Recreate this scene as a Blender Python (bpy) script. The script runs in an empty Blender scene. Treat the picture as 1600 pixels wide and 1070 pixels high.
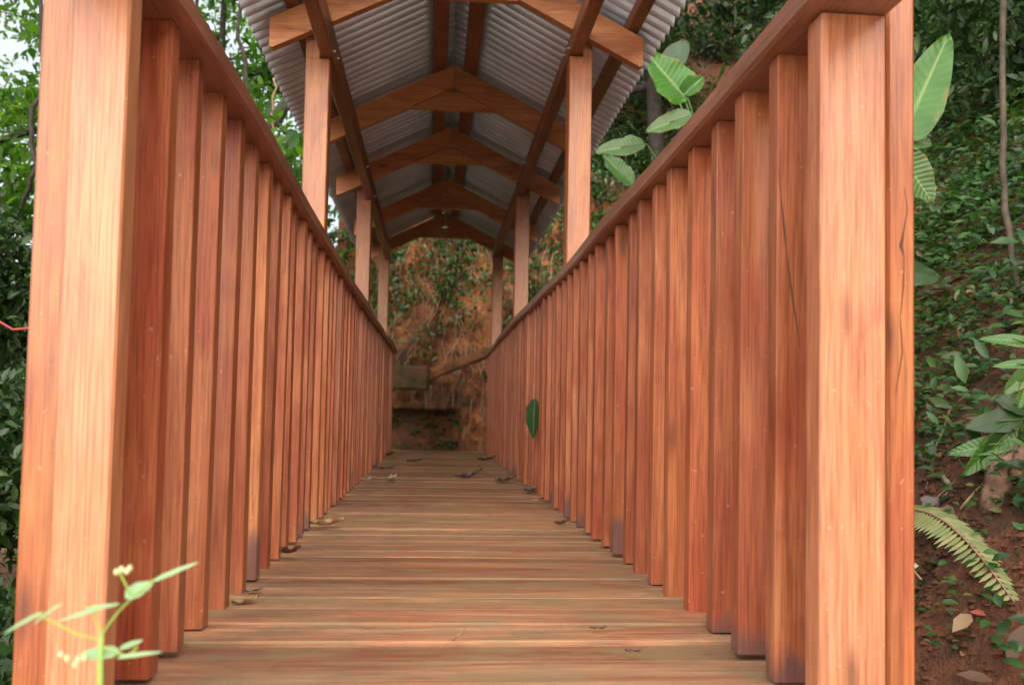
import bpy, math, random
import numpy as np
from mathutils import Vector, Matrix, noise
random.seed(7); RNG = np.random.default_rng(11)
R = math.radians
S = bpy.context.scene
COL = S.collection

# ------------------------------------------------------------------ camera
F = 1400.0; HC = 0.40
YAW, PITCH, ROLL, SY = R(4.92), R(2.80), R(1.15), 42.9
fw = Vector((math.sin(YAW)*math.cos(PITCH), math.cos(YAW)*math.cos(PITCH), math.sin(PITCH)))
rt0 = Vector((math.cos(YAW), -math.sin(YAW), 0)); up0 = rt0.cross(fw)
up = up0*math.cos(ROLL) - rt0*math.sin(ROLL); rt = rt0*math.cos(ROLL) + up0*math.sin(ROLL)
cam = bpy.data.cameras.new('camera'); co = bpy.data.objects.new('camera', cam); COL.objects.link(co)
M3 = Matrix((rt, up, -fw)).transposed().to_4x4(); M3.translation = Vector((0, 0, HC)); co.matrix_world = M3
cam.sensor_width = 23.6; cam.lens = F/1600*23.6; cam.shift_y = SY/1600; cam.clip_start = .02; cam.clip_end = 3000
cam.dof.use_dof = True; cam.dof.focus_distance = 2.3; cam.dof.aperture_fstop = 3.5
S.camera = co

def at(px, py, Y):
    """a point at distance Y along the bridge, from its bearing"""
    d = fw + rt*((px-800)/F) + up*(-(py-535-SY)/F)
    return Vector((0, 0, HC)) + d*(Y/d.y)

# ------------------------------------------------------------------ light
SUN_EL = 19; SUN_AZ = 181          # sun stands behind the camera
w = bpy.data.worlds.new('World'); S.world = w; w.use_nodes = True
nt = w.node_tree; nt.nodes.clear()
sky = nt.nodes.new('ShaderNodeTexSky'); sky.sky_type = 'NISHITA'; sky.sun_disc = False
sky.sun_elevation = R(SUN_EL); sky.sun_rotation = R(SUN_AZ); sky.dust_density = 7.0; sky.ozone_density = 1.0; sky.air_density = .8
bg = nt.nodes.new('ShaderNodeBackground'); bg.inputs['Strength'].default_value = 0.05
wo = nt.nodes.new('ShaderNodeOutputWorld')
oc = nt.nodes.new('ShaderNodeMix'); oc.data_type = 'RGBA'; oc.inputs[0].default_value = .85; oc.inputs[7].default_value = (3.2, 3.4, 3.5, 1)   # thin white overcast over the clear sky
nt.links.new(sky.outputs[0], oc.inputs[6]); nt.links.new(oc.outputs[2], bg.inputs[0]); nt.links.new(bg.outputs[0], wo.inputs[0])
sl = bpy.data.lights.new('sun', 'SUN'); sl.energy = 1.5; sl.angle = R(112); sl.color = (1, .93, .84)
so = bpy.data.objects.new('sun', sl); COL.objects.link(so)
a = R(SUN_AZ); sd = Vector((math.sin(a)*math.cos(R(SUN_EL)), math.cos(a)*math.cos(R(SUN_EL)), math.sin(R(SUN_EL))))
so.rotation_euler = sd.to_track_quat('Z', 'Y').to_euler(); so.location = (0, -4, 6)
S.view_settings.view_transform = 'Standard'; S.view_settings.look = 'None'
S.view_settings.exposure = 2.7; S.view_settings.gamma = 1
S.render.engine = 'CYCLES'

# ------------------------------------------------------------------ materials
def newmat(name):
    m = bpy.data.materials.new(name); m.use_nodes = True
    n = m.node_tree.nodes; b = n['Principled BSDF']
    return m, m.node_tree, b
def N(t, kind, **k):
    n = t.nodes.new(kind)
    for a_, v in k.items():
        if a_.startswith('i_'): n.inputs[a_[2:]].default_value = v
        else: setattr(n, a_, v)
    return n
def ramp(t, src, stops):
    r = t.nodes.new('ShaderNodeValToRGB'); e = r.color_ramp.elements
    while len(e) < len(stops): e.new(.5)
    for q, (p, c) in zip(e, stops): q.position = p; q.color = (*c, 1) if len(c) == 3 else c
    t.links.new(src, r.inputs[0]); return r.outputs[0]
def mix(t, fac, a_, b_, mode='MIX'):
    m = t.nodes.new('ShaderNodeMix'); m.data_type = 'RGBA'; m.blend_type = mode
    for k, v in ((0, fac), (6, a_), (7, b_)):
        if hasattr(v, 'links') or hasattr(v, 'is_linked'): t.links.new(v, m.inputs[k])
        elif isinstance(v, (int, float)): m.inputs[k].default_value = v
        else: m.inputs[k].default_value = (*v, 1) if len(v) == 3 else v
    return m.outputs[2]
def math_(t, op, a_, b_=None):
    m = t.nodes.new('ShaderNodeMath'); m.operation = op
    for k, v in ((0, a_), (1, b_)):
        if v is None: continue
        if isinstance(v, (int, float)): m.inputs[k].default_value = v
        else: t.links.new(v, m.inputs[k])
    return m.outputs[0]

def wood(name, axis, lo, mid, hi, red, rough=.38, spread=.5, dirt=0., bump=.25, coat=.25, foot=False):
    m, t, b = newmat(name)
    tc = N(t, 'ShaderNodeTexCoord'); oi = N(t, 'ShaderNodeObjectInfo')
    add = N(t, 'ShaderNodeVectorMath', operation='ADD'); sc = N(t, 'ShaderNodeVectorMath', operation='SCALE')
    sc.inputs[0].default_value = (7.3, 11.1, 5.7); t.links.new(math_(t, 'MULTIPLY', oi.outputs['Random'], 9.0), sc.inputs[3])
    t.links.new(tc.outputs['Object'], add.inputs[0]); t.links.new(sc.outputs[0], add.inputs[1])
    def mp(along, across):
        mm = N(t, 'ShaderNodeMapping'); s = [across]*3; s[axis] = along
        mm.inputs['Scale'].default_value = s; t.links.new(add.outputs[0], mm.inputs[0]); return mm.outputs[0]
    g1 = N(t, 'ShaderNodeTexNoise', i_Scale=1.0, i_Detail=5.0, i_Roughness=.6, i_Distortion=.8); t.links.new(mp(1.6, 22), g1.inputs[0])
    g2 = N(t, 'ShaderNodeTexNoise', i_Scale=1.0, i_Detail=3.0, i_Roughness=.7); t.links.new(mp(7, 260), g2.inputs[0])
    g3 = N(t, 'ShaderNodeTexNoise', i_Scale=1.0, i_Detail=2.0, i_Roughness=.5, i_Distortion=1.2); t.links.new(mp(2.2, 6), g3.inputs[0])
    g4 = N(t, 'ShaderNodeTexNoise', i_Scale=95.0, i_Detail=2.0); t.links.new(add.outputs[0], g4.inputs[0])
    c = ramp(t, g1.outputs[0], [(.30, lo), (.5, mid), (.72, hi)])
    f = ramp(t, g3.outputs[0], [(.47, (0, 0, 0)), (.66, (1, 1, 1))])
    c = mix(t, math_(t, 'MULTIPLY', f, .6), c, red)
    fine = ramp(t, g2.outputs[0], [(.34, (.66, .60, .56)), (.58, (1.10, 1.10, 1.10))])
    c = mix(t, 1.0, c, fine, 'MULTIPLY')
    rnd = ramp(t, oi.outputs['Random'], [(0, (1-spread*.55, 1-spread*.75, 1-spread*.8)), (.3, (1.0, .82, .80)), (.55, (1.03, 1.0, .95)), (.8, (.85, .80, .86)), (1, (1.12, 1.12, 1.0))])
    c = mix(t, 1.0, c, rnd, 'MULTIPLY')
    sp = ramp(t, g4.outputs[0], [(.70, (0, 0, 0)), (.76, (1, 1, 1))])
    c = mix(t, math_(t, 'MULTIPLY', sp, .25), c, (.62, .5, .4))
    kv = N(t, 'ShaderNodeTexVoronoi', i_Scale=1.0); t.links.new(mp(3.2, 13), kv.inputs[0])
    kn = ramp(t, kv.outputs['Distance'], [(.05, (1, 1, 1)), (.17, (0, 0, 0))]); ks = N(t, 'ShaderNodeSeparateColor'); t.links.new(kv.outputs['Color'], ks.inputs[0])
    c = mix(t, math_(t, 'MULTIPLY', math_(t, 'MULTIPLY', kn, math_(t, 'GREATER_THAN', ks.outputs[0], .62)), .75), c, (.10, .03, .015))
    bl = N(t, 'ShaderNodeTexNoise', i_Scale=1.0, i_Detail=4.0, i_Roughness=.6, i_Distortion=1.5); t.links.new(mp(3.5, 9), bl.inputs[0])
    c = mix(t, 1.0, c, ramp(t, bl.outputs[0], [(.32, (.84, .76, .80)), (.46, (1, 1, 1)), (.60, (1, 1, 1)), (.74, (1.12, 1.05, .86))]), 'MULTIPLY')
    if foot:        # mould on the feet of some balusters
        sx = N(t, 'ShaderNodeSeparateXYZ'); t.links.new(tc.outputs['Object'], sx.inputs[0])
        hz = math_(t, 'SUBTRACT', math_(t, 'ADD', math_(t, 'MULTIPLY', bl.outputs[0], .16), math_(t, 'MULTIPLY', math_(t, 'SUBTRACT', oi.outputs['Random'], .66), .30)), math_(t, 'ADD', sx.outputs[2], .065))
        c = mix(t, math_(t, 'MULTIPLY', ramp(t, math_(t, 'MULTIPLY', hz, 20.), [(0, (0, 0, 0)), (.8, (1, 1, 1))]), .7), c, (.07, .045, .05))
    if dirt:
        d = N(t, 'ShaderNodeTexNoise', i_Scale=1.0, i_Detail=5.0, i_Roughness=.65, i_Distortion=.5); t.links.new(mp(5.0, 13.0), d.inputs[0])
        df = ramp(t, d.outputs[0], [(.42, (0, 0, 0)), (.62, (1, 1, 1))])
        c = mix(t, math_(t, 'MULTIPLY', df, dirt), c, (.21, .15, .075))
        d2 = N(t, 'ShaderNodeTexNoise', i_Scale=3.0, i_Detail=6.0, i_Roughness=.7); t.links.new(tc.outputs['Object'], d2.inputs[0])
        df2 = ramp(t, d2.outputs[0], [(.50, (0, 0, 0)), (.66, (1, 1, 1))])
        c = mix(t, math_(t, 'MULTIPLY', df2, dirt*.7), c, (.11, .07, .045))
    t.links.new(c, b.inputs['Base Color'])
    rr = ramp(t, g1.outputs[0], [(.3, (rough-.08,)*3), (.7, (rough+.14,)*3)]); t.links.new(rr, b.inputs['Roughness'])
    b.inputs['Coat Weight'].default_value = coat; b.inputs['Coat Roughness'].default_value = .22
    bp = N(t, 'ShaderNodeBump', i_Strength=bump, i_Distance=.002)
    t.links.new(math_(t, 'ADD', math_(t, 'MULTIPLY', g1.outputs[0], 1.0), g2.outputs[0]), bp.inputs['Height'])
    t.links.new(bp.outputs[0], b.inputs['Normal'])
    return m
LO, MID, HI, RED = (.25, .068, .025), (.35, .112, .042), (.48, .185, .078), (.28, .055, .025)
W_Z = wood('varnished_wood_upright', 2, LO, MID, HI, RED, spread=.45, foot=True)
W_POST = wood('pale_varnished_wood', 2, (.40, .155, .070), (.46, .20, .10), (.53, .26, .14), (.42, .145, .062), spread=.1, bump=.15)
W_ORANGE = wood('orange_varnished_wood', 2, (.26, .075, .026), (.36, .13, .042), (.44, .19, .065), (.26, .05, .02), spread=.1)
W_RPOST = wood('roof_post_wood', 2, (.24, .075, .022), (.36, .13, .038), (.46, .19, .065), (.28, .07, .022), spread=.15)
W_X = wood('rafter_wood', 0, (.36, .13, .048), (.54, .22, .08), (.66, .32, .13), (.44, .15, .055), spread=.2)
W_Y = wood('dark_beam_wood', 1, (.19, .068, .030), (.27, .10, .045), (.35, .15, .07), (.20, .06, .03), rough=.45, spread=.2)
W_RAIL = wood('handrail_wood', 1, (.19, .075, .045), (.27, .11, .065), (.36, .16, .095), (.22, .07, .045), rough=.36, spread=.1, dirt=.15, coat=.4)
W_DECK = wood('weathered_deck_wood', 0, (.21, .092, .043), (.36, .19, .095), (.52, .33, .185), (.38, .15, .065), rough=.6, spread=.75, dirt=.75, bump=.5, coat=.05)

def simple(name, c, rough=.7, metal=0., var=None, vs=8., bump=0.):
    m, t, b = newmat(name)
    b.inputs['Roughness'].default_value = rough; b.inputs['Metallic'].default_value = metal
    tc = N(t, 'ShaderNodeTexCoord'); n = N(t, 'ShaderNodeTexNoise', i_Scale=vs, i_Detail=6.0, i_Roughness=.65)
    t.links.new(tc.outputs['Object'], n.inputs[0])
    v = var or tuple(x*.6 for x in c)
    t.links.new(ramp(t, n.outputs[0], [(.35, v), (.65, c)]), b.inputs['Base Color'])
    if bump:
        bp = N(t, 'ShaderNodeBump', i_Strength=bump, i_Distance=.02); t.links.new(n.outputs[0], bp.inputs['Height']); t.links.new(bp.outputs[0], b.inputs['Normal'])
    return m
def leafmat(name, stops, trans=.35, rough=.4, veins=False):
    m, t, b = newmat(name)
    g = N(t, 'ShaderNodeNewGeometry')
    c = ramp(t, g.outputs['Random Per Island'], stops)
    tc = N(t, 'ShaderNodeTexCoord'); n = N(t, 'ShaderNodeTexNoise', i_Scale=9.0, i_Detail=3.0); t.links.new(tc.outputs['Object'], n.inputs[0])
    c = mix(t, 1.0, c, ramp(t, n.outputs[0], [(.3, (.72, .75, .7)), (.7, (1.15, 1.12, 1.1))]), 'MULTIPLY')
    t.links.new(c, b.inputs['Base Color']); b.inputs['Roughness'].default_value = rough
    if veins:       # side veins, a pale midrib and browned edges, laid out along the blade itself
        at_ = N(t, 'ShaderNodeAttribute'); at_.attribute_name = 'st'; sp = N(t, 'ShaderNodeSeparateXYZ'); t.links.new(at_.outputs['Vector'], sp.inputs[0])
        ac = math_(t, 'ABSOLUTE', sp.outputs[1])
        ph = math_(t, 'SINE', math_(t, 'MULTIPLY', math_(t, 'SUBTRACT', math_(t, 'MULTIPLY', sp.outputs[0], 1.0), math_(t, 'MULTIPLY', ac, .10)), 85.))
        c = mix(t, 1.0, c, ramp(t, math_(t, 'ADD', math_(t, 'MULTIPLY', ph, .5), .5), [(.0, (.93, .94, .92)), (.8, (1.0, 1.0, 1.0)), (.97, (1.14, 1.10, 1.14))]), 'MULTIPLY')
        c = mix(t, ramp(t, ac, [(.03, (.8, .8, .8)), (.09, (0, 0, 0))]), c, (.20, .30, .08))
        n3 = N(t, 'ShaderNodeTexNoise', i_Scale=22.0, i_Detail=4.0); t.links.new(tc.outputs['Object'], n3.inputs[0])
        ed = math_(t, 'MULTIPLY', ramp(t, ac, [(.72, (0, 0, 0)), (1., (1, 1, 1))]), ramp(t, n3.outputs[0], [(.5, (0, 0, 0)), (.62, (1, 1, 1))]))
        c = mix(t, ed, c, (.22, .15, .04)); t.links.new(c, b.inputs['Base Color'])
        bp = N(t, 'ShaderNodeBump', i_Strength=.25, i_Distance=.002); t.links.new(ph, bp.inputs['Height']); t.links.new(bp.outputs[0], b.inputs['Normal'])
    tr = N(t, 'ShaderNodeBsdfTranslucent'); t.links.new(mix(t, 1.0, c, (1.5, 1.6, .7), 'MULTIPLY'), tr.inputs[0])
    ms = N(t, 'ShaderNodeMixShader'); ms.inputs[0].default_value = trans
    t.links.new(b.outputs[0], ms.inputs[1]); t.links.new(tr.outputs[0], ms.inputs[2])
    t.links.new(ms.outputs[0], t.nodes['Material Output'].inputs[0])
    return m
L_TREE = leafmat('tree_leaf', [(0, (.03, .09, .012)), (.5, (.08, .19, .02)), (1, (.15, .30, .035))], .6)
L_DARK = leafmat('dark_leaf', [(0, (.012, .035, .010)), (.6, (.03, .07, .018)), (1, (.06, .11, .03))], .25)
L_COVER = leafmat('cover_leaf', [(0, (.02, .055, .015)), (.5, (.035, .10, .022)), (.85, (.065, .15, .03)), (1, (.15, .14, .05))], .3)
L_BIG = leafmat('big_leaf', [(0, (.04, .13, .02)), (1, (.07, .19, .035))], .35, .32, True)
L_BRIGHT = leafmat('bright_leaf', [(0, (.028, .13, .004)), (1, (.05, .18, .007))], .3, .35, True)
L_PALE = leafmat('pale_leaf', [(0, (.05, .12, .035)), (1, (.09, .17, .045))], .3, .35, True)
L_VDARK = leafmat('dark_veined_leaf', [(0, (.02, .06, .02)), (1, (.03, .08, .025))], .2, .35, True)
L_FERN = leafmat('fern_leaf', [(0, (.13, .17, .04)), (.6, (.20, .23, .07)), (1, (.26, .24, .09))], .3)
L_WEED = leafmat('weed_leaf', [(0, (.26, .44, .22)), (1, (.36, .54, .32))], .3)
L_DRY = leafmat('dry_leaf', [(0, (.10, .045, .025)), (.4, (.20, .11, .06)), (.8, (.34, .23, .14)), (.93, (.46, .40, .33)), (1, (.5, .06, .03))], .15, .6)
BARK = simple('bark', (.10, .075, .05), .85, var=(.035, .026, .018), vs=14, bump=.6)
DKBARK = simple('dark_bark', (.05, .038, .028), .85, var=(.018, .014, .010), vs=14, bump=.6)
ROOT = simple('root', (.34, .21, .12), .8, vs=20)
STEM = simple('green_stem', (.08, .15, .03), .5, vs=30)
YSTEM = simple('weed_stem', (.30, .45, .08), .45, vs=30)
BOLT = simple('galvanised_bolt', (.75, .73, .68), .25, 1.0)
CRACK = simple('dark_crack', (.11, .042, .02), .8)
METAL = simple('galvanised_sheet', (.68, .76, .90), .26, .5, var=(.52, .58, .69), vs=3)
RUBBER = simple('dark_sealant', (.02, .035, .035), .6)

def soil(name, st):
    m, t, b = newmat(name); tc = N(t, 'ShaderNodeTexCoord')
    n1 = N(t, 'ShaderNodeTexNoise', i_Scale=1.3, i_Detail=8.0, i_Roughness=.7); n2 = N(t, 'ShaderNodeTexNoise', i_Scale=26.0, i_Detail=5.0, i_Roughness=.75)
    for n in (n1, n2): t.links.new(tc.outputs['Object'], n.inputs[0])
    c = ramp(t, n1.outputs[0], st)
    c = mix(t, 1.0, c, ramp(t, n2.outputs[0], [(.3, (.45, .42, .4)), (.7, (1.25, 1.25, 1.25))]), 'MULTIPLY')
    t.links.new(c, b.inputs['Base Color']); b.inputs['Roughness'].default_value = .9
    bp = N(t, 'ShaderNodeBump', i_Strength=.9, i_Distance=.03); t.links.new(n2.outputs[0], bp.inputs['Height']); t.links.new(bp.outputs[0], b.inputs['Normal'])
    return m
SOIL = soil('red_soil', [(.32, (.045, .024, .014)), (.46, (.12, .048, .022)), (.58, (.22, .075, .032)), (.72, (.30, .11, .05))])
BANKSOIL = soil('orange_clay', [(.36, (.04, .022, .011)), (.47, (.16, .062, .025)), (.57, (.35, .118, .040)), (.70, (.52, .24, .10))])

# ------------------------------------------------------------------ mesh helpers
def tag(o, label=None, cat=None, group=None, kind=None):
    if label: o['label'] = label
    if cat: o['category'] = cat
    if group: o['group'] = group
    if kind: o['kind'] = kind
    return o
def link(name, me, mat, parent=None, loc=None):
    o = bpy.data.objects.new(name, me); COL.objects.link(o)
    if mat: me.materials.append(mat)
    if parent: o.parent = parent
    if loc is not None: o.location = loc
    return o
def empty(name, loc, label=None, cat=None, group=None):
    o = bpy.data.objects.new(name, None); COL.objects.link(o); o.location = loc; o.empty_display_size = .1
    return tag(o, label, cat, group)
class MB:
    def __init__(s): s.v = []; s.f = []
    def add(s, vs, fs):
        k = len(s.v); s.v += [tuple(v) for v in vs]; s.f += [tuple(i+k for i in f) for f in fs]
    def box(s, x0, x1, y0, y1, z0, z1, c=.003, jit=0.):
        """a board with chamfered edges"""
        P = []
        for i, (x, y, z) in enumerate([(a_, b_, c_) for a_ in (0, 1) for b_ in (0, 1) for c_ in (0, 1)]): pass
        xs, ys, zs = (x0, x1), (y0, y1), (z0, z1); V = {}
        for i in (0, 1):
            for j in (0, 1):
                for k in (0, 1):
                    sx, sy, sz = (1-2*i)*c, (1-2*j)*c, (1-2*k)*c
                    jx, jy, jz = (random.uniform(-jit, jit) for _ in range(3))
                    b_ = (xs[i]+jx, ys[j]+jy, zs[k]+jz)
                    for ax in range(3):
                        q = [b_[0]+sx, b_[1]+sy, b_[2]+sz]; q[ax] = b_[ax]
                        V[i, j, k, ax] = len(P); P.append(q)
        Fc = []
        for ax in range(3):
            o1, o2 = (ax+1) % 3, (ax+2) % 3
            for e in (0, 1):
                q = []
                for (u, v_) in ((0, 0), (1, 0), (1, 1), (0, 1)):
                    k = [0, 0, 0]; k[ax] = e; k[o1] = u; k[o2] = v_; q.append(V[k[0], k[1], k[2], ax])
                Fc.append(q if e else q[::-1])
        for ax in range(3):
            o1, o2 = (ax+1) % 3, (ax+2) % 3
            for u in (0, 1):
                for v_ in (0, 1):
                    k0 = [0, 0, 0]; k1 = [0, 0, 0]; k1[ax] = 1; k0[o1] = k1[o1] = u; k0[o2] = k1[o2] = v_
                    q = [V[(*k0, o1)], V[(*k1, o1)], V[(*k1, o2)], V[(*k0, o2)]]
                    Fc.append(q if (u ^ v_) else q[::-1])
        for key in [(i, j, k) for i in (0, 1) for j in (0, 1) for k in (0, 1)]:
            q = [V[(*key, ax)] for ax in range(3)]; Fc.append(q if sum(key) % 2 else q[::-1])
        s.add(P, Fc); return s
    def prism(s, poly, y0, y1):
        """an (x,z) outline extruded along y"""
        n = len(poly)
        s.add([(x, y0, z) for x, z in poly]+[(x, y1, z) for x, z in poly],
              [tuple(range(n)), tuple(range(2*n-1, n-1, -1))]+[(i, i+n, (i+1) % n+n, (i+1) % n) for i in range(n)]); return s
    def tube(s, pts, rad, n=7, cap=True):
        pts = [Vector(p) for p in pts]; k0 = len(s.v); m = len(pts)
        rad = rad if hasattr(rad, '__len__') else [rad]*m
        t0 = (pts[1]-pts[0]).normalized(); u = t0.orthogonal().normalized()
        for i, p in enumerate(pts):
            t_ = (pts[min(i+1, m-1)]-pts[max(i-1, 0)]).normalized(); u = (u-t_*u.dot(t_)).normalized(); v_ = t_.cross(u)
            for j in range(n):
                a_ = 2*math.pi*j/n; s.v.append(tuple(p+(u*math.cos(a_)+v_*math.sin(a_))*rad[i]))
        for i in range(m-1):
            for j in range(n):
                s.f.append((k0+i*n+j, k0+i*n+(j+1) % n, k0+(i+1)*n+(j+1) % n, k0+(i+1)*n+j))
        if cap: s.f.append(tuple(k0+j for j in range(n))[::-1]); s.f.append(tuple(k0+(m-1)*n+j for j in range(n)))
        return s
    def build(s, name, mat, parent=None, loc=None, smooth=False):
        me = bpy.data.meshes.new(name); me.from_pydata(s.v, [], s.f); me.update()
        import bmesh
        bm = bmesh.new(); bm.from_mesh(me); bmesh.ops.recalc_face_normals(bm, faces=bm.faces[:]); bm.to_mesh(me); bm.free()
        if smooth: me.polygons.foreach_set('use_smooth', [True]*len(me.polygons))
        return link(name, me, mat, parent, loc)
def np_mesh(name, V, T, mat, parent=None, loc=None, smooth=False, quads=False):
    me = bpy.data.meshes.new(name); V = np.asarray(V, np.float32); T = np.asarray(T, np.int32); k = T.shape[1]
    me.vertices.add(len(V)); me.vertices.foreach_set('co', V.ravel())
    me.loops.add(T.size); me.loops.foreach_set('vertex_index', T.ravel())
    me.polygons.add(len(T)); me.polygons.foreach_set('loop_start', np.arange(len(T), dtype=np.int32)*k)
    if smooth: me.polygons.foreach_set('use_smooth', np.ones(len(T), bool))
    me.update(calc_edges=True); me.validate()
    return link(name, me, mat, parent, loc)
def nrm(a_): return a_/np.maximum(np.linalg.norm(a_, axis=-1, keepdims=True), 1e-9)
def leaves(P, D, U, Ln, Wd, droop=.25, fold=.15):
    """many leaves as arrays: base points, directions, up hints, lengths, widths -> verts, tris"""
    n = len(P); D = nrm(D); Sd = nrm(np.cross(D, U)); Nn = np.cross(Sd, D)
    Ln = np.broadcast_to(Ln, n)[:, None]; Wd = np.broadcast_to(Wd, n)[:, None]
    rows = [(0, 0, 0), (.28, .42, 0), (.6, .46, 0), (1, 0, 0)]
    V = []
    def pt(t_, s_): return P + D*Ln*t_ + Sd*Wd*s_ + Nn*(abs(s_)*Wd*fold*2 - Ln*droop*t_*t_)
    V = np.stack([pt(0, 0), pt(.28, -.42), pt(.28, 0), pt(.28, .42), pt(.62, -.46), pt(.62, 0), pt(.62, .46), pt(1, 0)], 1)
    T = np.array([(0, 2, 1), (0, 3, 2), (1, 2, 5), (1, 5, 4), (2, 3, 6), (2, 6, 5), (4, 5, 7), (5, 6, 7)])
    TT = (T[None]+np.arange(n)[:, None, None]*8).reshape(-1, 3)
    return V.reshape(-1, 3), TT
def cat(parts):
    V = []; T = []; k = 0
    for v, t_ in parts: V.append(v); T.append(t_+k); k += len(v)
    return np.concatenate(V), np.concatenate(T)
def blade(base, tip, width, sag=.1, nrmhint=(0, -1, .4), rows=12, ribs=0, ragged=0., fold=.12, shape=1.):
    """one broad leaf blade as a rounded mesh with a fold and wavy edges; returns verts, quads as tris"""
    b_, t_ = np.array(base, float), np.array(tip, float); D = t_-b_; L = np.linalg.norm(D); D /= L
    Sd = nrm(np.cross(D, np.array(nrmhint, float))); Nn = np.cross(Sd, D)
    cols = [-1, -.6, -.2, 0, .2, .6, 1]; V = []
    for i in range(rows+1):
        u = i/rows; wv = width*.5*(math.sin(math.pi*min(1, u**(.75*shape))))**.7 if 0 < u < 1 else .001*width
        for c in cols:
            rg = 1+ragged*(random.random()-.5)*(abs(c) == 1)
            V.append(b_+D*L*u+Sd*c*wv*rg+Nn*(abs(c)*wv*fold*2-sag*L*u*u+.03*width*math.sin(u*19+c*3)*abs(c)))
    V = np.array(V); T = []; m = len(cols)
    for i in range(rows):
        for j in range(m-1):
            a_ = i*m+j; T += [(a_, a_+1, a_+m+1), (a_, a_+m+1, a_+m)]
    return V, np.array(T)

def leaf_obj(name, V, T, mat, parent=None):
    o = np_mesh(name, V, T, mat, parent, smooth=True); rows = len(V)//7-1
    st = np.array([(i/rows, c, 0) for i in range(rows+1) for c in (-1, -.6, -.2, 0, .2, .6, 1)], np.float32)
    o.data.attributes.new('st', 'FLOAT_VECTOR', 'POINT').data.foreach_set('vector', st.ravel()); return o
# ================================================================== SETTING
def fbm(x, y, z=0., o=4): return noise.fractal(Vector((x, y, z)), 1.0, 2.0, o)
def sstep(a_, b_, x): t_ = min(1, max(0, (x-a_)/(b_-a_))); return t_*t_*(3-2*t_)
def ground_z(x, y):
    base = -.12 - .9*sstep(1.1, 2.6, y)*sstep(11., 9.2, y)
    base -= 2.2*sstep(-1.0, -5.0, x)*sstep(-1, 3, y) + 5.0*sstep(-6, -22, x)
    bank = 1.0*((x-1.18)+.10*(y-2.0)); bank = base if x < 1.0 else max(base, -.45+max(0, bank)*1.08)
    if x > 9: bank = min(bank, 8.3+.12*(x-9))
    far = sstep(-1.6, -.3, x)*max(0., min((y-10.1)*2.2, 2.6+(y-11.3)*1.0)) if y > 10.1 else 0
    far = min(far, 9+.05*y)
    z = max(bank, base + far)
    z = min(z, 14)
    k = 1 if (x > 1.1 or y > 9.6 or x < -1.) else .15
    return z + k*(.16*fbm(x*.9, y*.9) + .05*fbm(x*4, y*4, 3.))
def axis(a0, a1, st, far0, far1):
    c = list(np.arange(a0, a1+1e-6, st)); s_ = st
    while c[-1] < far1: s_ *= 1.25; c.append(c[-1]+s_)
    s_ = st
    while c[0] > far0: s_ *= 1.25; c.insert(0, c[0]-s_)
    return c
gx, gy = axis(-4, 8.5, .085, -700, 700), axis(-1.5, 17, .095, -500, 900)
GV = np.array([(x, y, ground_z(x, y)) for y in gy for x in gx]); nx, ny = len(gx), len(gy)
ii = (np.arange(ny-1)[:, None]*nx+np.arange(nx-1)[None]).ravel()
tag(np_mesh('ground', GV, np.stack([ii, ii+1, ii+nx+1, ii+nx], 1), SOIL, smooth=True), kind='structure')

def hit(px, py, back=0.):
    """where a bearing meets the ground"""
    o = Vector((0, 0, HC)); d = (fw + rt*((px-800)/F) + up*(-(py-535-SY)/F)).normalized(); t_ = .8
    while t_ < 40:
        p = o+d*t_
        if p.z < ground_z(p.x, p.y): break
        t_ += .02
    return o+d*(t_-back)
# pale ground added out of view to bounce light up under the roof
BOUNCE = simple('pale_bounce_ground', (.58, .50, .40), .85, var=(.44, .37, .29), vs=5, bump=.4)
px_, py_ = np.linspace(-2.6, 2.2, 40), np.linspace(-9, .98, 80)
PV = np.array([(x+.15*math.sin(y*.8), y, max(ground_z(x+.15*math.sin(y*.8), y), -.13) + .012) for y in py_ for x in px_]); ii = (np.arange(79)[:, None]*40+np.arange(39)[None]).ravel()
tag(np_mesh('bounce_ground', PV, np.stack([ii, ii+1, ii+41, ii+40], 1), BOUNCE, smooth=True), kind='structure')
# the raw earth face the bridge runs up to
def bank_pt(u, v):
    x = -1.25+4.2*u; z = -1.1+4.6*v
    y = 9.95 + .30*v*v*3 + .35*v + .5*abs(u-.4)*.3 - .0
    y += .30*fbm(x*1.1, z*.9, 5.) + .10*fbm(x*5, z*1.6, 2.) + .05*fbm(x*13, z*7, 9.)
    y += .55*sstep(.25, .0, u)                      # turns away on the left
    if z > -.1 and z < .42: y += .38*sstep(.35, .05, x)*sstep(-.9, -.3, x)   # hollow under the old beam
    return (x, y, z)
nu, nv = 150, 150
BV = np.array([bank_pt(i/nu, j/nv) for j in range(nv+1) for i in range(nu+1)])
ii = (np.arange(nv)[:, None]*(nu+1)+np.arange(nu)[None]).ravel()
tag(np_mesh('earth_bank', BV, np.stack([ii, ii+1, ii+nu+2, ii+nu+1], 1), BANKSOIL, smooth=True), kind='structure')

# ================================================================== BRIDGE
Y_END = 9.25
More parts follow.
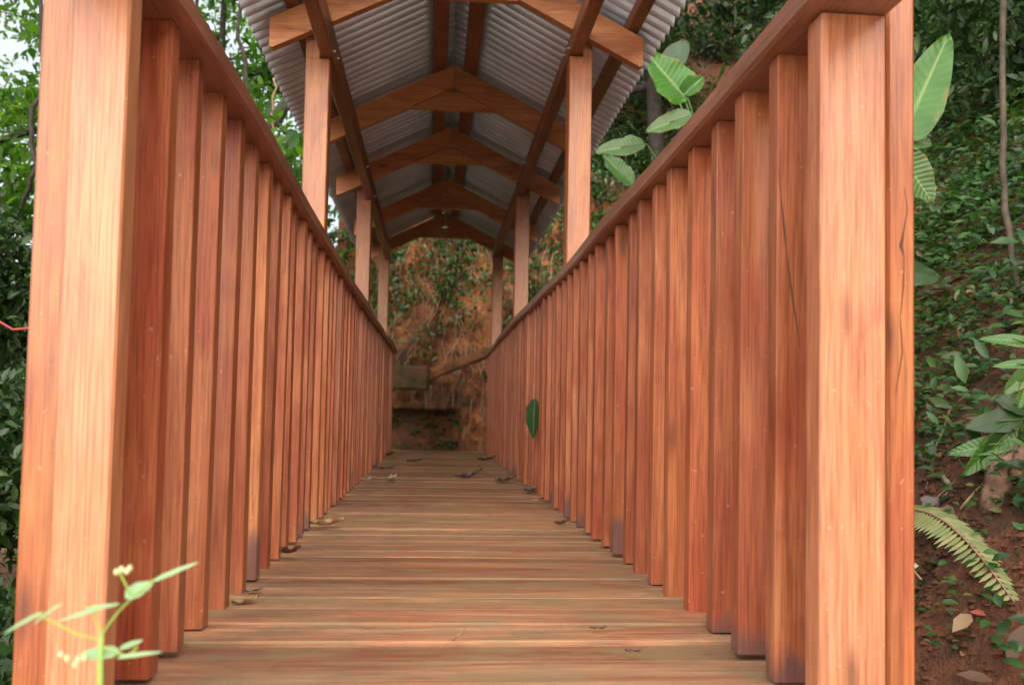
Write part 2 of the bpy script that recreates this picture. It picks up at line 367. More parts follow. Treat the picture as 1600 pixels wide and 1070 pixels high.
# ---- deck
deck = empty('bridge_deck', (.06, 1.1, 0), 'weathered cross planked floor of the covered footbridge between the two railings', 'bridge deck')
def rel(o, parent):  # meshes are built in world numbers; bring them under the thing
    o.location = o.location - parent.location; return o
y = 1.02; k = 0
while y < Y_END+.3:
    wdt = random.uniform(.098, .122); dz = random.uniform(-.007, .007); ln = .60+random.uniform(-.01, .02)
    b = MB().box(-ln, ln, 0, wdt, -.035, 0, .003, .0012)
    o = b.build('plank', W_DECK, deck); o.location = Vector((.06+random.uniform(-.004, .004), y, dz-.004))-deck.location
    o.rotation_euler = (random.uniform(-.012, .012), 0, random.uniform(-.003, .003))
    y += wdt+random.uniform(.005, .012)
for x in (-.42, .06, .54):
    rel(MB().box(x-.05, x+.05, 1.05, Y_END+.3, -.22, -.045).build('bearer', W_Y, deck), deck)

# ---- railings
def railing(side):
    s = -1 if side == 'L' else 1
    xi = -.406 if s < 0 else .526
    lab = ('varnished wooden railing on the left, a leafy weed in front of its end post' if s < 0 else
           'varnished wooden railing on the right, a green leaf poking between its balusters')
    r = empty('railing', (xi+s*.05, 1.2, 0), lab, 'railing', 'railings along both sides of the footbridge')
    # end post and the stud behind it
    px0, px1 = (-.482, -.410) if s < 0 else (.529, .624); yp = 1.192
    rel(MB().box(px0, px1, yp, yp+.048, -.2, .974, .003).build('end_post', W_POST, r), r)
    sx0, sx1 = (-.543, -.478) if s < 0 else (.652, .694)
    so_ = rel(MB().box(sx0, sx1, yp+.050, yp+.13, -.25, 1.06, .004).build('outer_post', W_ORANGE, r), r)
    if s > 0:      # dark shakes in the face of the outer post
        cr = MB(); pts = [(.012, .74, .0004), (.016, .71, .0007), (.010, .675, .0012), (.006, .655, .0030), (.011, .64, .0007), (.010, .60, .0012), (.005, .55, .0006), (.008, .50, .0013), (-.002, .44, .0006)]
        V = [(sx0+.014+px-w_, yp+.0496, pz) for px, pz, w_ in pts]+[(sx0+.014+px+w_, yp+.0496, pz) for px, pz, w_ in pts]; n_ = len(pts)
        cr.add(V, [(q, q+1, q+n_+1, q+n_) for q in range(n_-1)]); k_ = cr.build('crack', CRACK, so_); k_.location = Vector((0, 0, 0))-r.location-so_.location
    y = 1.372 if s < 0 else 1.342; i = 0
    while y < Y_END-.25:
        dw = random.uniform(.064, .074); dd = random.uniform(.035, .042)
        off = random.uniform(-.004, .004)
        hgt = .974 + .012*math.sin(y*.9+(0 if s < 0 else 2))
        if y > 7.6: hgt += 0
        o = MB().box(-dw/2, dw/2, -dd/2, dd/2, 0, hgt, .0013, .0008).build('baluster', W_Z, r)
        o.location = Vector((xi+s*dw/2+off, y+dd/2, 0))-r.location
        o.rotation_euler = (random.uniform(-.003, .003), random.uniform(-.003, .003), random.uniform(-.03, .03))
        if s > 0 and i == 0:
            cr = MB(); pts = [(-.031, .79), (-.027, .745), (-.022, .70), (-.018, .66), (-.011, .61), (-.003, .56), (.006, .50)]
            wd = [.0003, .0008, .0020, .0007, .0022, .0014, .0003]
            V = [(px-w_, -dd/2-.0004, pz) for (px, pz), w_ in zip(pts, wd)]+[(px+w_, -dd/2-.0004, pz) for (px, pz), w_ in zip(pts, wd)]
            n_ = len(pts); cr.add(V, [(q, q+1, q+n_+1, q+n_) for q in range(n_-1)])
            cr.build('crack', CRACK, o)
        y += .158+random.uniform(-.010, .010); i += 1
    # handrail: one long board, slightly wavering
    ri, ro = (xi-s*.021), (xi+s*.125)
    ys = np.linspace(.93, Y_END-.05, 60); MBr = MB(); sec = []
    for q, yy in enumerate(ys):
        wv = .004*math.sin(yy*1.7+s)+.003*math.sin(yy*4.1)
        zz = .974 + .012*math.sin(yy*.9+(0 if s < 0 else 2))
        t_ = .045+.002*math.sin(yy*3)
        c_ = .006
        pr = [(0, c_), (0, t_-c_), (c_, t_), (.128-c_, t_), (.128, t_-c_), (.128, c_), (.128-c_, 0), (c_, 0)]
        sec.append([(ri+s*a_+wv, yy, zz+b_) for a_, b_ in pr])
    V = [p for r_ in sec for p in r_]; n = 8; Fc = [tuple(range(8)), tuple(len(V)-1-q for q in range(8))]
    for q in range(len(sec)-1):
        for j in range(n): Fc.append((q*n+j, q*n+(j+1) % n, (q+1)*n+(j+1) % n, (q+1)*n+j))
    MBr.add(V, Fc); rel(MBr.build('handrail', W_RAIL, r), r)
    return r
railL = railing('L'); railR = railing('R')

# ---- roof
roof = empty('bridge_roof', (.06, 6.3, 0), 'gabled corrugated metal roof on reddish timber trusses and posts over the footbridge', 'roof')
XC, RTOP, SL = .07, 2.41, .50
POSTY = (1.27, 3.83, 6.37, 8.88)
def obj_at(mb, name, mat, c, parent=roof):
    """build a board with its own origin at c"""
    o = mb.build(name, mat, parent); me = o.data
    me.transform(Matrix.Translation(-Vector(c))); o.location = Vector(c)-(parent.matrix_world.translation if False else parent.location); return o
for py in POSTY[1:]:
    for s, x0, x1, zb, zt, bx in ((-1, -.575, -.475, 1.885, 1.985, -.515), (1, .55, .65, 1.955, 2.03, .605)):
        m = MB().box(x0, x1, py-.05, py+.05, -.6, zb, .004)
        if s < 0: m.box(x0, bx-.001, py-.05, py+.05, zb-.004, zt, .003)
        else: m.box(bx+.001, x1, py-.05, py+.05, zb-.004, zt, .003)
        p = obj_at(m, 'post', W_RPOST, ((x0+x1)/2, py, 0))
for s, x0, x1, z0, z1 in ((-1, -.513, -.458, 1.888, 2.006), (1, .545, .603, 1.958, 2.03)):
    ys_ = [3.0, 3.84, 6.38, 8.95]
    for a_, b_ in zip(ys_, ys_[1:]):
        bm_ = obj_at(MB().box(x0, x1, a_+.002, b_-.002, z0, z1, .004), 'beam', W_Y, ((x0+x1)/2, (a_+b_)/2, z0))
        for bx, by, bz in ((x0 if s > 0 else x1, b_-.06, z0+.03), (x0 if s > 0 else x1, b_-.75, z0+.045), (x0 if s > 0 else x1, b_-.66, z0+.075), (x0 if s > 0 else x1, a_+.09, z0+.06)):
            o = MB().tube([(-.006*s if s > 0 else 0, 0, 0), (.006*s if s > 0 else .006, 0, 0)], .0085, 8).build('bolt', BOLT, bm_, loc=Vector((bx, by, bz))-Vector(((x0+x1)/2, (a_+b_)/2, z0)))
        MB().tube([(0, 0, -.006), (0, 0, .004)], .010, 8).build('bolt', BOLT, bm_, loc=Vector(((x0+x1)/2, b_-.045, z0))-Vector(((x0+x1)/2, (a_+b_)/2, z0)))
for i, ty in enumerate((3.73, 5.14, 6.27, 7.68, 8.98)):
    tr = empty('truss', Vector((XC, ty, 1.9))-roof.location); tr.parent = roof
    H = .785; V_ = .132; th = .045
    for s in (-1, 1):
        prof = [(XC+s*.0012, RTOP), (XC+s*H, RTOP-SL*H), (XC+s*(H+.0), RTOP-SL*H-.118), (XC+s*(H-.012), RTOP-SL*H-.125), (XC+s*.0012, RTOP-V_)]
        o = MB().prism(prof if s > 0 else prof[::-1], ty-th/2, ty+th/2).build('rafter', W_X, tr); o.data.transform(Matrix.Translation(-Vector((XC, ty, 1.9))))
    zb_ = RTOP-V_-.128; zt_ = zb_+.100; xb = (.128-.004)/SL; xt = (.028+.012)/SL
    prof = [(XC-xb, zb_), (XC+xb, zb_), (XC+xt+.01, zt_-.006), (XC-xt-.01, zt_-.006)]
    # collar tie butts under the rafters
    prof = [(XC-xb, zb_), (XC+xb, zb_), (XC+.052, zt_), (XC-.052, zt_)]
    o = MB().prism(prof, ty-th/2+.004, ty+th/2-.004).build('collar_tie', W_X, tr); o.data.transform(Matrix.Translation(-Vector((XC, ty, 1.9))))
for x0, x1, zt in ((-.655, -.60, None), (-.05, .03, None), (.125, .205, None), (.785, .84, None)):
    xm = (x0+x1)/2; top = RTOP-SL*abs(xm-XC)+.012
    obj_at(MB().box(x0, x1, 2.98, 9.15, top, top+.052, .003), 'purlin', W_Y, (xm, 5.7, top))
# corrugated sheets, lapped
PITCH_C = .079; y0 = 2.92; COV = PITCH_C*8
def sheet(side, ys, idx):
    n = 8.6*PITCH_C; rows = 6; m = int(8.6*10)
    z_r, z_e, half = 2.505, 2.045, .89; V = []; off = .005*(idx % 2) + random.uniform(0, .003)
    for i in range(m+1):
        yy = ys+n*i/m; c = .026*math.cos(2*math.pi*(yy-y0)/PITCH_C)
        # the lap edge of each sheet hangs slightly free
        for r_ in range(rows+1):
            u = r_/rows; x = .065+side*(.001+half*u); z = z_r-(z_r-z_e)*u+c+off+.003*math.sin(u*3+idx)
            lift = (.010 if i > m-7 else 0)*math.sin(u*math.pi)
            V.append((x, yy, z+lift))
    V = np.array(V); k = len(V); ii = (np.arange(m)[:, None]*(rows+1)+np.arange(rows)[None]).ravel()
    Q = np.stack([ii, ii+1, ii+rows+2, ii+rows+1], 1)
    V2 = V+np.array([0, 0, .0012]); Vt = np.concatenate([V, V2])
    me = np_mesh('roof_sheet', Vt-np.array(roof.location), np.concatenate([Q, Q[:, ::-1]+k]), METAL, roof, smooth=True)
    return me
yy = y0; i = 0
while yy < 8.85:
    for s in (-1, 1): sheet(s, yy, i+(s > 0))
    yy += COV; i += 1
# ridge cap above
m = MB()
for s in (-1, 1): m.add([(.065, 2.92, 2.545), (.065+s*.16, 2.92, 2.462), (.065+s*.16, 9.2, 2.462), (.065, 9.2, 2.545)], [(0, 1, 2, 3)])
rel(m.build('ridge_cap', METAL, roof), roof)

# ================================================================== VEGETATION
def rdir(n, up_=.0):
    v = RNG.normal(size=(n, 3)); v[:, 2] += up_; return nrm(v)
def foliage(centres, radii, per, size, flat=.75, droop=.25, aspect=.45, up_=-.15):
    C_ = np.repeat(centres, per, 0); Rr = np.repeat(radii, per)[:, None]
    n = len(C_); P = C_+rdir(n)*Rr*(RNG.random((n, 1))**.5)*np.array([1, 1, flat])
    D = rdir(n, up_); U = nrm(RNG.normal(size=(n, 3))*.55+np.array([0, 0, 1]))
    L = size*RNG.uniform(.6, 1.3, n)
    return leaves(P, D, U, L, L*aspect, droop)
def tree(x, y, h, crown_r, label, ncl=60, per=90, size=.11, mat=L_TREE, crown_lo=.3, lean=(0, 0), r0=.13, bark=DKBARK, cl_r=.45, name='forest_tree', group='forest trees around the bridge', catg='tree'):
    z = ground_z(x, y)-.1
    t = empty(name, (x, y, z), label, catg, group)
    rnd = random.Random(int(x*100+y*31)); m = MB(); pts = []; rr = []
    for i in range(9):
        u = i/8; pts.append(Vector((lean[0]*u+.12*math.sin(u*5+x), lean[1]*u+.12*math.sin(u*4+y), h*u*.92))); rr.append(r0*(1-.85*u))
    m.tube(pts, rr, 9); cl = []
    nb = 11
    for k in range(nb):
        u = crown_lo+(1-crown_lo)*(k+.3)/nb; i = min(7, int(u*8)); f_ = u*8-i; b_ = pts[i].lerp(pts[i+1], f_)
        a_ = k*2.4+rnd.uniform(-.4, .4); L = crown_r*(1.15-.55*abs(u-.55))*rnd.uniform(.75, 1.1)
        d = Vector((math.cos(a_), math.sin(a_), rnd.uniform(.1, .55)))
        bp = [b_]+[b_+d*L*q+Vector((rnd.uniform(-.1, .1), rnd.uniform(-.1, .1), -.18*L*q*q+rnd.uniform(-.05, .05))) for q in (.3, .6, .85, 1)]
        rb = r0*(1-.85*u)*.55+.012; m.tube(bp, [rb, rb*.75, rb*.5, rb*.3, .006], 6)
        for q in (1, 2, 3, 4):
            for _ in range(2):
                e = bp[q]+Vector((rnd.gauss(0, 1), rnd.gauss(0, 1), rnd.gauss(0, .7)))*.33*L*.6
                m.tube([bp[q], bp[q].lerp(e, .5)+Vector((0, 0, .05)), e], [rb*.3, rb*.2, .004], 5); cl.append(e)
            cl.append(bp[q])
    m.build('trunk', bark, t, smooth=True)
    while len(cl) < ncl:
        c = rnd.choice(cl); cl.append(c+Vector((rnd.gauss(0, 1), rnd.gauss(0, 1), rnd.gauss(0, .7)))*.5)
    rnd.shuffle(cl); cl = cl[:ncl]
    V, T = foliage(np.array([tuple(c) for c in cl]), np.array([cl_r*rnd.uniform(.6, 1.3) for _ in cl]), per, size)
    np_mesh('crown', V, T, mat, t); return t
def shrub(x, y, r, label, n=2500, size=.07, mat=L_COVER, z=None, aspect=.45, group=None, catg='shrub', name='leafy_shrub', hz=1.):
    z = ground_z(x, y) if z is None else z
    t = empty(name, (x, y, z), label, catg, group); m = MB(); cl = []
    for k in range(9):
        a_ = k*2.4; e = Vector((math.cos(a_)*r*random.uniform(.3, .9), math.sin(a_)*r*random.uniform(.3, .9), r*hz*random.uniform(.6, 1.5)))
        m.tube([(0, 0, -.05), e*.5+Vector((0, 0, r*.15)), e], [.012, .009, .003], 5)
        for q in (.4, .7, 1): cl.append(tuple(e*q+Vector((random.gauss(0, .12), random.gauss(0, .12), random.gauss(0, .1)))*r))
    m.build('stem', BARK, t)
    V, T = foliage(np.array(cl), np.full(len(cl), r*.42), max(10, n//len(cl)), size, aspect=aspect)
    np_mesh('foliage', V, T, mat, t); return t

GT = 'forest trees left of the bridge'
tree(-4.4, 8.4, 8.0, 2.3, 'bushy tree with crowded small leaves nearest the left edge of the picture', 130, 120, .085, L_TREE, .15, group=GT)
tree(-5.2, 9.9, 9.0, 2.2, 'dense tree right behind the bushy one at the left edge', 120, 100, .11, L_TREE, .1, group=GT)
tree(-2.65, 9.6, 7.5, 1.7, 'tree with a dark trunk beside the left eave of the roof', 95, 85, .15, L_TREE, .3, lean=(.2, 0), r0=.14, group=GT)
tree(-6.6, 12.5, 9.5, 2.6, 'tall airy tree with sky showing through, at the far left', 80, 90, .11, L_TREE, .2, group=GT)
tree(-4.0, 14.5, 10.5, 2.6, 'tall light green tree behind the one beside the eave', 75, 90, .12, L_TREE, .25, group=GT)
tree(-1.9, 13.6, 8.5, 1.9, 'slim tree seen between the left roof posts', 60, 80, .10, L_TREE, .2, group=GT)
tree(-9.5, 16.0, 11., 3.2, 'most distant tree beyond the valley at the left', 80, 90, .14, L_TREE, .1, group=GT)
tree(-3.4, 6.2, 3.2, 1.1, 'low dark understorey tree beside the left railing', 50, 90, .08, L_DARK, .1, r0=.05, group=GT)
GR = 'forest trees on the right hillside'
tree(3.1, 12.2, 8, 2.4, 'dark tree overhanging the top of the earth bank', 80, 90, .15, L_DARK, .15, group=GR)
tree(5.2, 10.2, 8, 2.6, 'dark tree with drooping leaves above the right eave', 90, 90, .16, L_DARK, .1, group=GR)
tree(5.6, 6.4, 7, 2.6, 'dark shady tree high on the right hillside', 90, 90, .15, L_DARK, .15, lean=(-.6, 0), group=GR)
tree(1.0, 14.5, 7, 2.2, 'pale green tree behind the crest of the earth bank', 70, 80, .12, L_TREE, .1, group=GR)

# ground cover on the hillside: sprigs of small leaves
BARE = [(hit(1515, 690), .26), (hit(1500, 960), .20), (hit(1450, 780), .16), (hit(1560, 900), .2), (hit(1460, 850), .12)]
def scatter(n, box, keep, off=0.):
    out = []
    while len(out) < n:
        x, y = random.uniform(box[0], box[1]), random.uniform(box[2], box[3])
        if off == 0 and random.random() < .6 and any((x-c.x)**2+(y-c.y)**2 < q*q for c, q in BARE): continue
        if keep(x, y): out.append((x, y, ground_z(x, y)+off))
    return np.array(out)
def sprigs(pts, per, spread, size, up_=.5, aspect=.5, lift=.05):
    C_ = np.repeat(pts, per, 0); n = len(C_); sz = np.repeat(RNG.uniform(.6, 1.5, len(pts)), per)
    P = C_+np.stack([RNG.normal(size=n)*spread, RNG.normal(size=n)*spread, np.abs(RNG.normal(size=n))*lift], 1)*sz[:, None]
    D = rdir(n, up_*.4); D[:, 2] = np.abs(D[:, 2])*.5; U = nrm(RNG.normal(size=(n, 3))*.4+np.array([-.5, -.4, 1]))
    L = size*RNG.uniform(.6, 1.3, n)*sz
    return leaves(P, D, U, L, L*aspect, .3)
p1 = scatter(9500, (1.25, 8, 1.0, 13), lambda x, y: fbm(x*1.1, y*1.1, 7.) > -.22+(.34 if x < 2.0 and y < 4 else 0) and random.random() < .9)
p4 = scatter(3000, (-1.6, 5, 10, 15), lambda x, y: True)
p5 = scatter(9000, (1.7, 4.8, 2.2, 7.5), lambda x, y: fbm(x*1.6, y*1.6, 17.) > -.3)
p6 = scatter(5000, (-9, -1.0, .5, 13), lambda x, y: True)
p2 = scatter(2600, (1.6, 8.3, 1.5, 13), lambda x, y: True)
V, T = cat([sprigs(p6, 8, .12, .09, lift=.2), sprigs(p5, 9, .045, .036, lift=.04), sprigs(p4, 10, .10, .08, lift=.12), sprigs(p1, 12, .05, .034, lift=.05), sprigs(p2, 9, .08, .062, lift=.12, aspect=.38)])
tag(np_mesh('ground_cover', V, T, L_COVER), 'low green herbs and seedlings covering the red soil of the right hillside', 'ground cover', kind='stuff')
p3 = scatter(6500, (1.2, 8, 1.0, 13), lambda x, y: True, .012)
n = len(p3); L = RNG.uniform(.03, .11, n)
D = rdir(n); D[:, 2] *= .3; V, T = leaves(p3, D, nrm(RNG.normal(size=(n, 3))*.35+np.array([-.6, -.3, 1])), L, L*.4, .1)
tag(np_mesh('leaf_litter', V, T, L_DRY), 'dry fallen leaves and red bracts lying over the right hillside', 'leaf litter', kind='stuff')
m = MB()
for c_, q_ in BARE:
    for _ in range(330):
        x, y = c_.x+random.gauss(0, q_*.7), c_.y+random.gauss(0, q_*.9); z = ground_z(x, y); k_ = random.choice((.003, .005, .008, .014))*random.uniform(.7, 1.4)
        V = [Vector(v)*k_*random.uniform(.7, 1.3)+Vector((x, y, z)) for v in ((1, 0, 0), (-1, 0, 0), (0, 1, 0), (0, -1, 0), (0, 0, .8), (0, 0, -.8))]
        m.add(V, [(0, 2, 4), (2, 1, 4), (1, 3, 4), (3, 0, 4), (2, 0, 5), (1, 2, 5), (3, 1, 5), (0, 3, 5)])
tag(m.build('soil_clods', SOIL), 'crumbs and clods of red soil on the bare patches of the hillside', 'soil crumbs', kind='stuff')
m = MB()
for x, y, z in scatter(170, (1.3, 6.5, 1.2, 9), lambda x, y: True, .01):
    a_ = random.random()*6.3; L = random.uniform(.12, .6); n_ = Vector((-.5, -.1, .8)); p = []
    for q in range(5):
        u = q/4; gx_, gy_ = x+math.cos(a_)*L*u, y+math.sin(a_)*L*u; p.append((gx_, gy_, ground_z(gx_, gy_)+.02+.07*L*math.sin(u*3.1+a_)))
    m.tube(p, [random.uniform(.002, .006)*(1-.5*q/4) for q in range(5)], 4)
tag(m.build('dry_stems', ROOT), 'thin dead stems and twigs lying tangled over the right hillside', 'dead stems', kind='stuff')
# hanging growth on the far bank
def bank_y(x, z): return bank_pt((x+1.25)/4.2, (z+1.1)/4.6)[1]
pp = []
while len(pp) < 1500:
    x, z = random.uniform(-1.2, 2.9), random.uniform(-.3, 3.5)
    d = sstep(1.0, 2.6, z)*.8+sstep(-.3, -.9, x)*.9+sstep(.45, 1.2, x)*.8+.0+.6*fbm(x*2, z*2, 4.)
    if random.random() < d: pp.append((x, bank_y(x, z)-.03, z))
C_ = np.repeat(np.array(pp), 14, 0); n = len(C_); P = C_+RNG.normal(size=(n, 3))*np.array([.08, .05, .08])
D = rdir(n); D[:, 1] = -np.abs(D[:, 1]); L = RNG.uniform(.03, .09, n)
V, T = leaves(P, D, nrm(RNG.normal(size=(n, 3))*.5+np.array([0, -.5, 1])), L, L*.45, .3)
tag(np_mesh('bank_herbs', V, T, L_COVER), 'green herbs clinging to the raw earth face at the end of the bridge', 'ground cover', kind='stuff')
m = MB()
for k in range(210):
    x, z = random.uniform(-1., 1.6), random.uniform(.0, 2.9); p = []
    dx = random.uniform(-.5, .25); L = random.uniform(.25, .9); ph = random.random()*6
    for q in range(7):
        u = q/6; xx, zz = x+dx*u*L+.03*math.sin(u*7+ph), z-L*u*random.uniform(.9, 1.05)
        p.append((xx, bank_y(xx, max(-1, zz))-.035-.03*math.sin(u*3.1), zz))
    r_ = random.uniform(.002, .008); m.tube(p, [r_*(1-.6*q/6) for q in range(7)], 4)
tag(m.build('hanging_roots', ROOT), 'tangle of thin tan roots hanging down the earth face', 'roots', kind='stuff')

# old timber beams lying in the bank
def stick(name, pts, rad, mat, label, catg, n=8, knots=.0):
    P = [Vector(p) for p in pts]; c = P[0].copy(); out = []; rr = []
    for i in range(len(P)-1):
        for q in range(4):
            out.append(P[i].lerp(P[i+1], q/4)-c+Vector((random.gauss(0, knots), random.gauss(0, knots), random.gauss(0, knots)))); rr.append(rad*(1+random.uniform(-.12, .12)))
    out.append(P[-1]-c); rr.append(rad*.7)
    o = MB().tube(out, rr, n).build(name, mat, None, c, smooth=True); return tag(o, label, catg)
bmw = MB().box(-.30, .27, -.12, .12, -.14, .13, .03, .025)
c = at(632, 588, 9.75); o = bmw.build('timber_block', simple('mossy_timber', (.15, .07, .03), .85, var=(.04, .04, .015), vs=7, bump=.5), None, c)
tag(o, 'dark mossy squared timber sticking out of the earth over a black hollow', 'timber beam')
c0, c1 = at(655, 592, 9.74), at(765, 548, 9.70); d = c1-c0
o = MB().box(0, d.length, -.05, .05, -.06, .06, .02, .02).build('timber_beam', simple('earthy_timber', (.24, .095, .035), .9, var=(.08, .04, .018), vs=6, bump=.4), None, c0)
o.rotation_euler = (0, -math.atan2(d.z, d.x), 0); tag(o, 'reddish slanting timber beam half buried across the earth face', 'timber beam')

# broad leaved plants
def blades_plant(name, base, label, catg, specs, stemmat=STEM, group=None):
    base = Vector(base); t = empty(name, base, label, catg, group)
    for (b_, tip, wd, mat, kw) in specs:
        b_, tip = Vector(b_), Vector(tip)
        V, T = blade(b_-base, tip-base, wd, **kw); lf = leaf_obj('leaf', V, T, mat, t)
        mid = (b_-base)*.5+Vector((random.uniform(-.03, .03), 0, (b_-base).length*.12))
        MB().tube([Vector((0, 0, 0)), mid, b_-base, (b_-base).lerp(tip-base, .5)-Vector((0, 0, 0))*0], [.010, .007, .005, .002], 6).build('stem', stemmat, lf, smooth=True)
    return t
Y = 5.2
blades_plant('broadleaf_plant', (2.0, 5.4, ground_z(2.0, 5.4)), 'broad leaved plant with a bright oblong leaf just right of the roof eave', 'plant', [
    (at(1076, 158, Y), at(1008, 82, Y), .29, L_BRIGHT, dict(sag=-.02, fold=.1, ragged=.07, shape=.8)),
    (at(1068, 150, Y), at(1100, 118, Y), .12, L_BIG, dict(sag=.1, fold=.3)),
    (at(1085, 178, Y), at(1008, 205, Y), .13, L_PALE, dict(sag=.05, ragged=.1)),
    (at(1010, 225, Y+.3), at(928, 235, Y+.3), .14, L_PALE, dict(sag=.08, ragged=.3)),
    (at(990, 290, Y), at(940, 240, Y), .13, L_BIG, dict(sag=.0, ragged=.3)),
    (at(1040, 110, Y+.5), at(1075, 60, Y+.5), .16, L_DARK, dict(sag=.1)),
])
Y = 2.9
blades_plant('banana_plant', (1.42, 2.9, ground_z(1.42, 2.9)), 'banana like plant with an upright bright green leaf behind the right end post', 'plant', [
    (at(1405, 225, Y), at(1482, 55, Y), .175, L_BRIGHT, dict(sag=-.04, fold=.12, ragged=.06, nrmhint=(-.3, -1, .2), shape=.8)),
    (at(1395, 215, Y), at(1462, 222, Y), .09, L_PALE, dict(sag=.12, ragged=.3)),
    (at(1400, 232, Y), at(1458, 318, Y), .13, L_PALE, dict(sag=.0, ragged=.1, nrmhint=(-.2, -1, .3))),
    (at(1380, 425, Y+.4), at(1475, 430, Y+.4), .12, L_DARK, dict(sag=.1)),
])
Y = 2.55
blades_plant('strap_leaf_plant', (2.05, 2.75, ground_z(2.05, 2.75)), 'dark glossy strap leaved plant drooping over red soil at the right edge', 'plant', [
    (at(1600, 655, Y), at(1515, 660, Y), .075, L_DARK, dict(sag=.25)),
    (at(1590, 690, Y), at(1492, 700, Y), .06, L_BIG, dict(sag=.3)),
    (at(1580, 670, Y), at(1535, 735, Y), .08, L_DARK, dict(sag=.1, nrmhint=(0, -1, .1))),
    (at(1590, 660, Y), at(1508, 745, Y), .07, L_BIG, dict(sag=.1, nrmhint=(0, -1, .1))),
    (at(1610, 640, Y), at(1560, 620, Y), .07, L_DARK, dict(sag=.2)),
])
Y = 2.4
blades_plant('variegated_plant', (2.1, 2.6, ground_z(2.1, 2.6)+.4), 'plant with yellow striped green leaves at the right edge above the strap leaves', 'plant', [
    (at(1612, 575, Y), at(1570, 615, Y), .05, L_PALE, dict(sag=.1, nrmhint=(0, -1, .2))),
    (at(1620, 570, Y), at(1560, 565, Y), .03, L_BIG, dict(sag=.3)),
    (at(1620, 540, Y), at(1545, 518, Y), .04, L_BIG, dict(sag=.35)),
    (at(1612, 575, Y), at(1590, 640, Y), .04, L_BIG, dict(sag=.0, nrmhint=(0, -1, .2))),
])
# fern frond
def fern(c0, c1, label, lw=.078, n=34, mat=L_FERN, cv=-.10):
    c0, c1 = Vector(c0), Vector(c1); t = empty('fern_frond', c0, label, 'fern'); D = c1-c0; L = D.length
    pts = [D*u+Vector((0, 0, cv*L*math.sin(math.pi*u)))*-1 for u in np.linspace(0, 1, 14)]
    MB().tube(pts, [.005*(1-.6*i/13) for i in range(14)], 6).build('stem', ROOT, t)
    P = []; Dd = []; Ls = []
    for i in range(n):
        u = (i+1)/(n+1); k = u*13; a_ = pts[int(k)].lerp(pts[min(13, int(k)+1)], k-int(k)); tg = (pts[min(13, int(k)+1)]-pts[int(k)]).normalized()
        sd = tg.cross(Vector((-.2, -1, .25))).normalized(); w_ = math.sin(math.pi*(.18+.8*(u)))**.6
        for s in (-1, 1): P.append(tuple(a_)); Dd.append(tuple(sd*s+tg*.45+Vector((0, 0, -.25)))); Ls.append(lw*w_*random.uniform(.85, 1.1))
    Ls = np.array(Ls); V, T = leaves(np.array(P), np.array(Dd), np.tile([-.2, -1, .35], (len(P), 1)), Ls, .0125, .2, .2)
    np_mesh('leaflets', V, T, mat, t); return t
fern(hit(1400, 795, .12), hit(1585, 940, .10), 'yellowing fern frond arching over the soil at lower right')
fern(at(1415, 790, 1.95)+Vector((-.35, .25, .15)), at(1440, 905, 1.95), 'withered narrow frond half hidden behind the right end post', .07, 16, L_DRY)
stick('fallen_branch', [hit(1385, 665, .03), hit(1440, 715, .04), hit(1482, 755, .03)], .011, simple('grey_bark', (.30, .26, .19), .8, vs=30), 'short grey mossy branch lying on the soil right of the end post', 'branch', knots=.003)
stick('dry_cane', [hit(1488, 632, .03), hit(1462, 700, .10), hit(1440, 800, .04)], .0045, ROOT, 'thin tan cane crossing in front of the short grey branch', 'cane', knots=.002)
stick('dry_cane', [hit(1548, 740, .02), hit(1500, 795, .03)], .004, ROOT, 'short straw coloured cane below the strap leaved plant', 'cane', knots=.002)
stick('sapling_stem', [at(1568, -40, 3.6), at(1566, 180, 3.55), at(1570, 330, 3.5), at(1592, 470, 3.4)], .013, BARK, 'thin upright sapling stem at the top right of the hillside', 'sapling', knots=.004)
# rotten log
lb = simple('rotten_log_bark', (.30, .17, .11), .85, var=(.12, .06, .04), vs=16, bump=.8)
stick('rotten_log', [hit(1545, 800, -.02), hit(1570, 735, .05), hit(1605, 650, .06), hit(1650, 560, .02)], .036, lb, 'reddish rotten log leaning at the right edge under the strap leaved plant', 'log', 11, .009)
stick('rotten_log', [hit(1585, 745, .03), hit(1610, 690, .06), hit(1650, 610, .04)], .022, lb, 'smaller split log piece right of the leaning rotten log', 'log', 9, .006)
# dead leaf on the soil
def one_leaf(name, loc, L, Wd, mat, label, rot=(0, 0, 0), curl=.5, catg='leaf', group=None):
    me = bpy.data.meshes.new(name); V = []; m_, n_ = 8, 4
    for i in range(m_+1):
        u = i/m_; wv = Wd*.5*math.sin(math.pi*min(1, u*.97+.015))**.8
        for j in range(-n_, n_+1):
            c = j/n_; a_ = c*curl*1.6
            V.append((L*(u-.5), wv*math.sin(a_)/max(.3, curl*1.6) if curl > .3 else wv*c, wv*(1-math.cos(a_))*.9+curl*L*.9*(u-.4)**2+.07*L*math.sin(u*(9+L*60)+c*5)*abs(c)+.003))
    T = []
    for i in range(m_):
        for j in range(2*n_): a_ = i*(2*n_+1)+j; T.append((a_, a_+1, a_+2*n_+2, a_+2*n_+1))
    T = np.array(T); V = np.array(V)
    o = np_mesh(name, V, T, mat, smooth=True); o.location = loc; o.rotation_euler = rot; return tag(o, label, catg, group)
D1 = simple('tan_dead_leaf', (.42, .26, .13), .6, vs=25); D2 = simple('brown_dead_leaf', (.13, .055, .035), .6, vs=25)
D3 = simple('grey_dead_leaf', (.15, .12, .11), .6, vs=25); D4 = simple('pale_dead_leaf', (.55, .42, .32), .6, vs=25)
G = 'fallen dead leaves on the deck'
def dk(px, py, dz=.004):
    d = fw + rt*((px-800)/F) + up*(-(py-535-SY)/F); t_ = (dz-HC)/d.z; return Vector((0, 0, HC))+d*t_
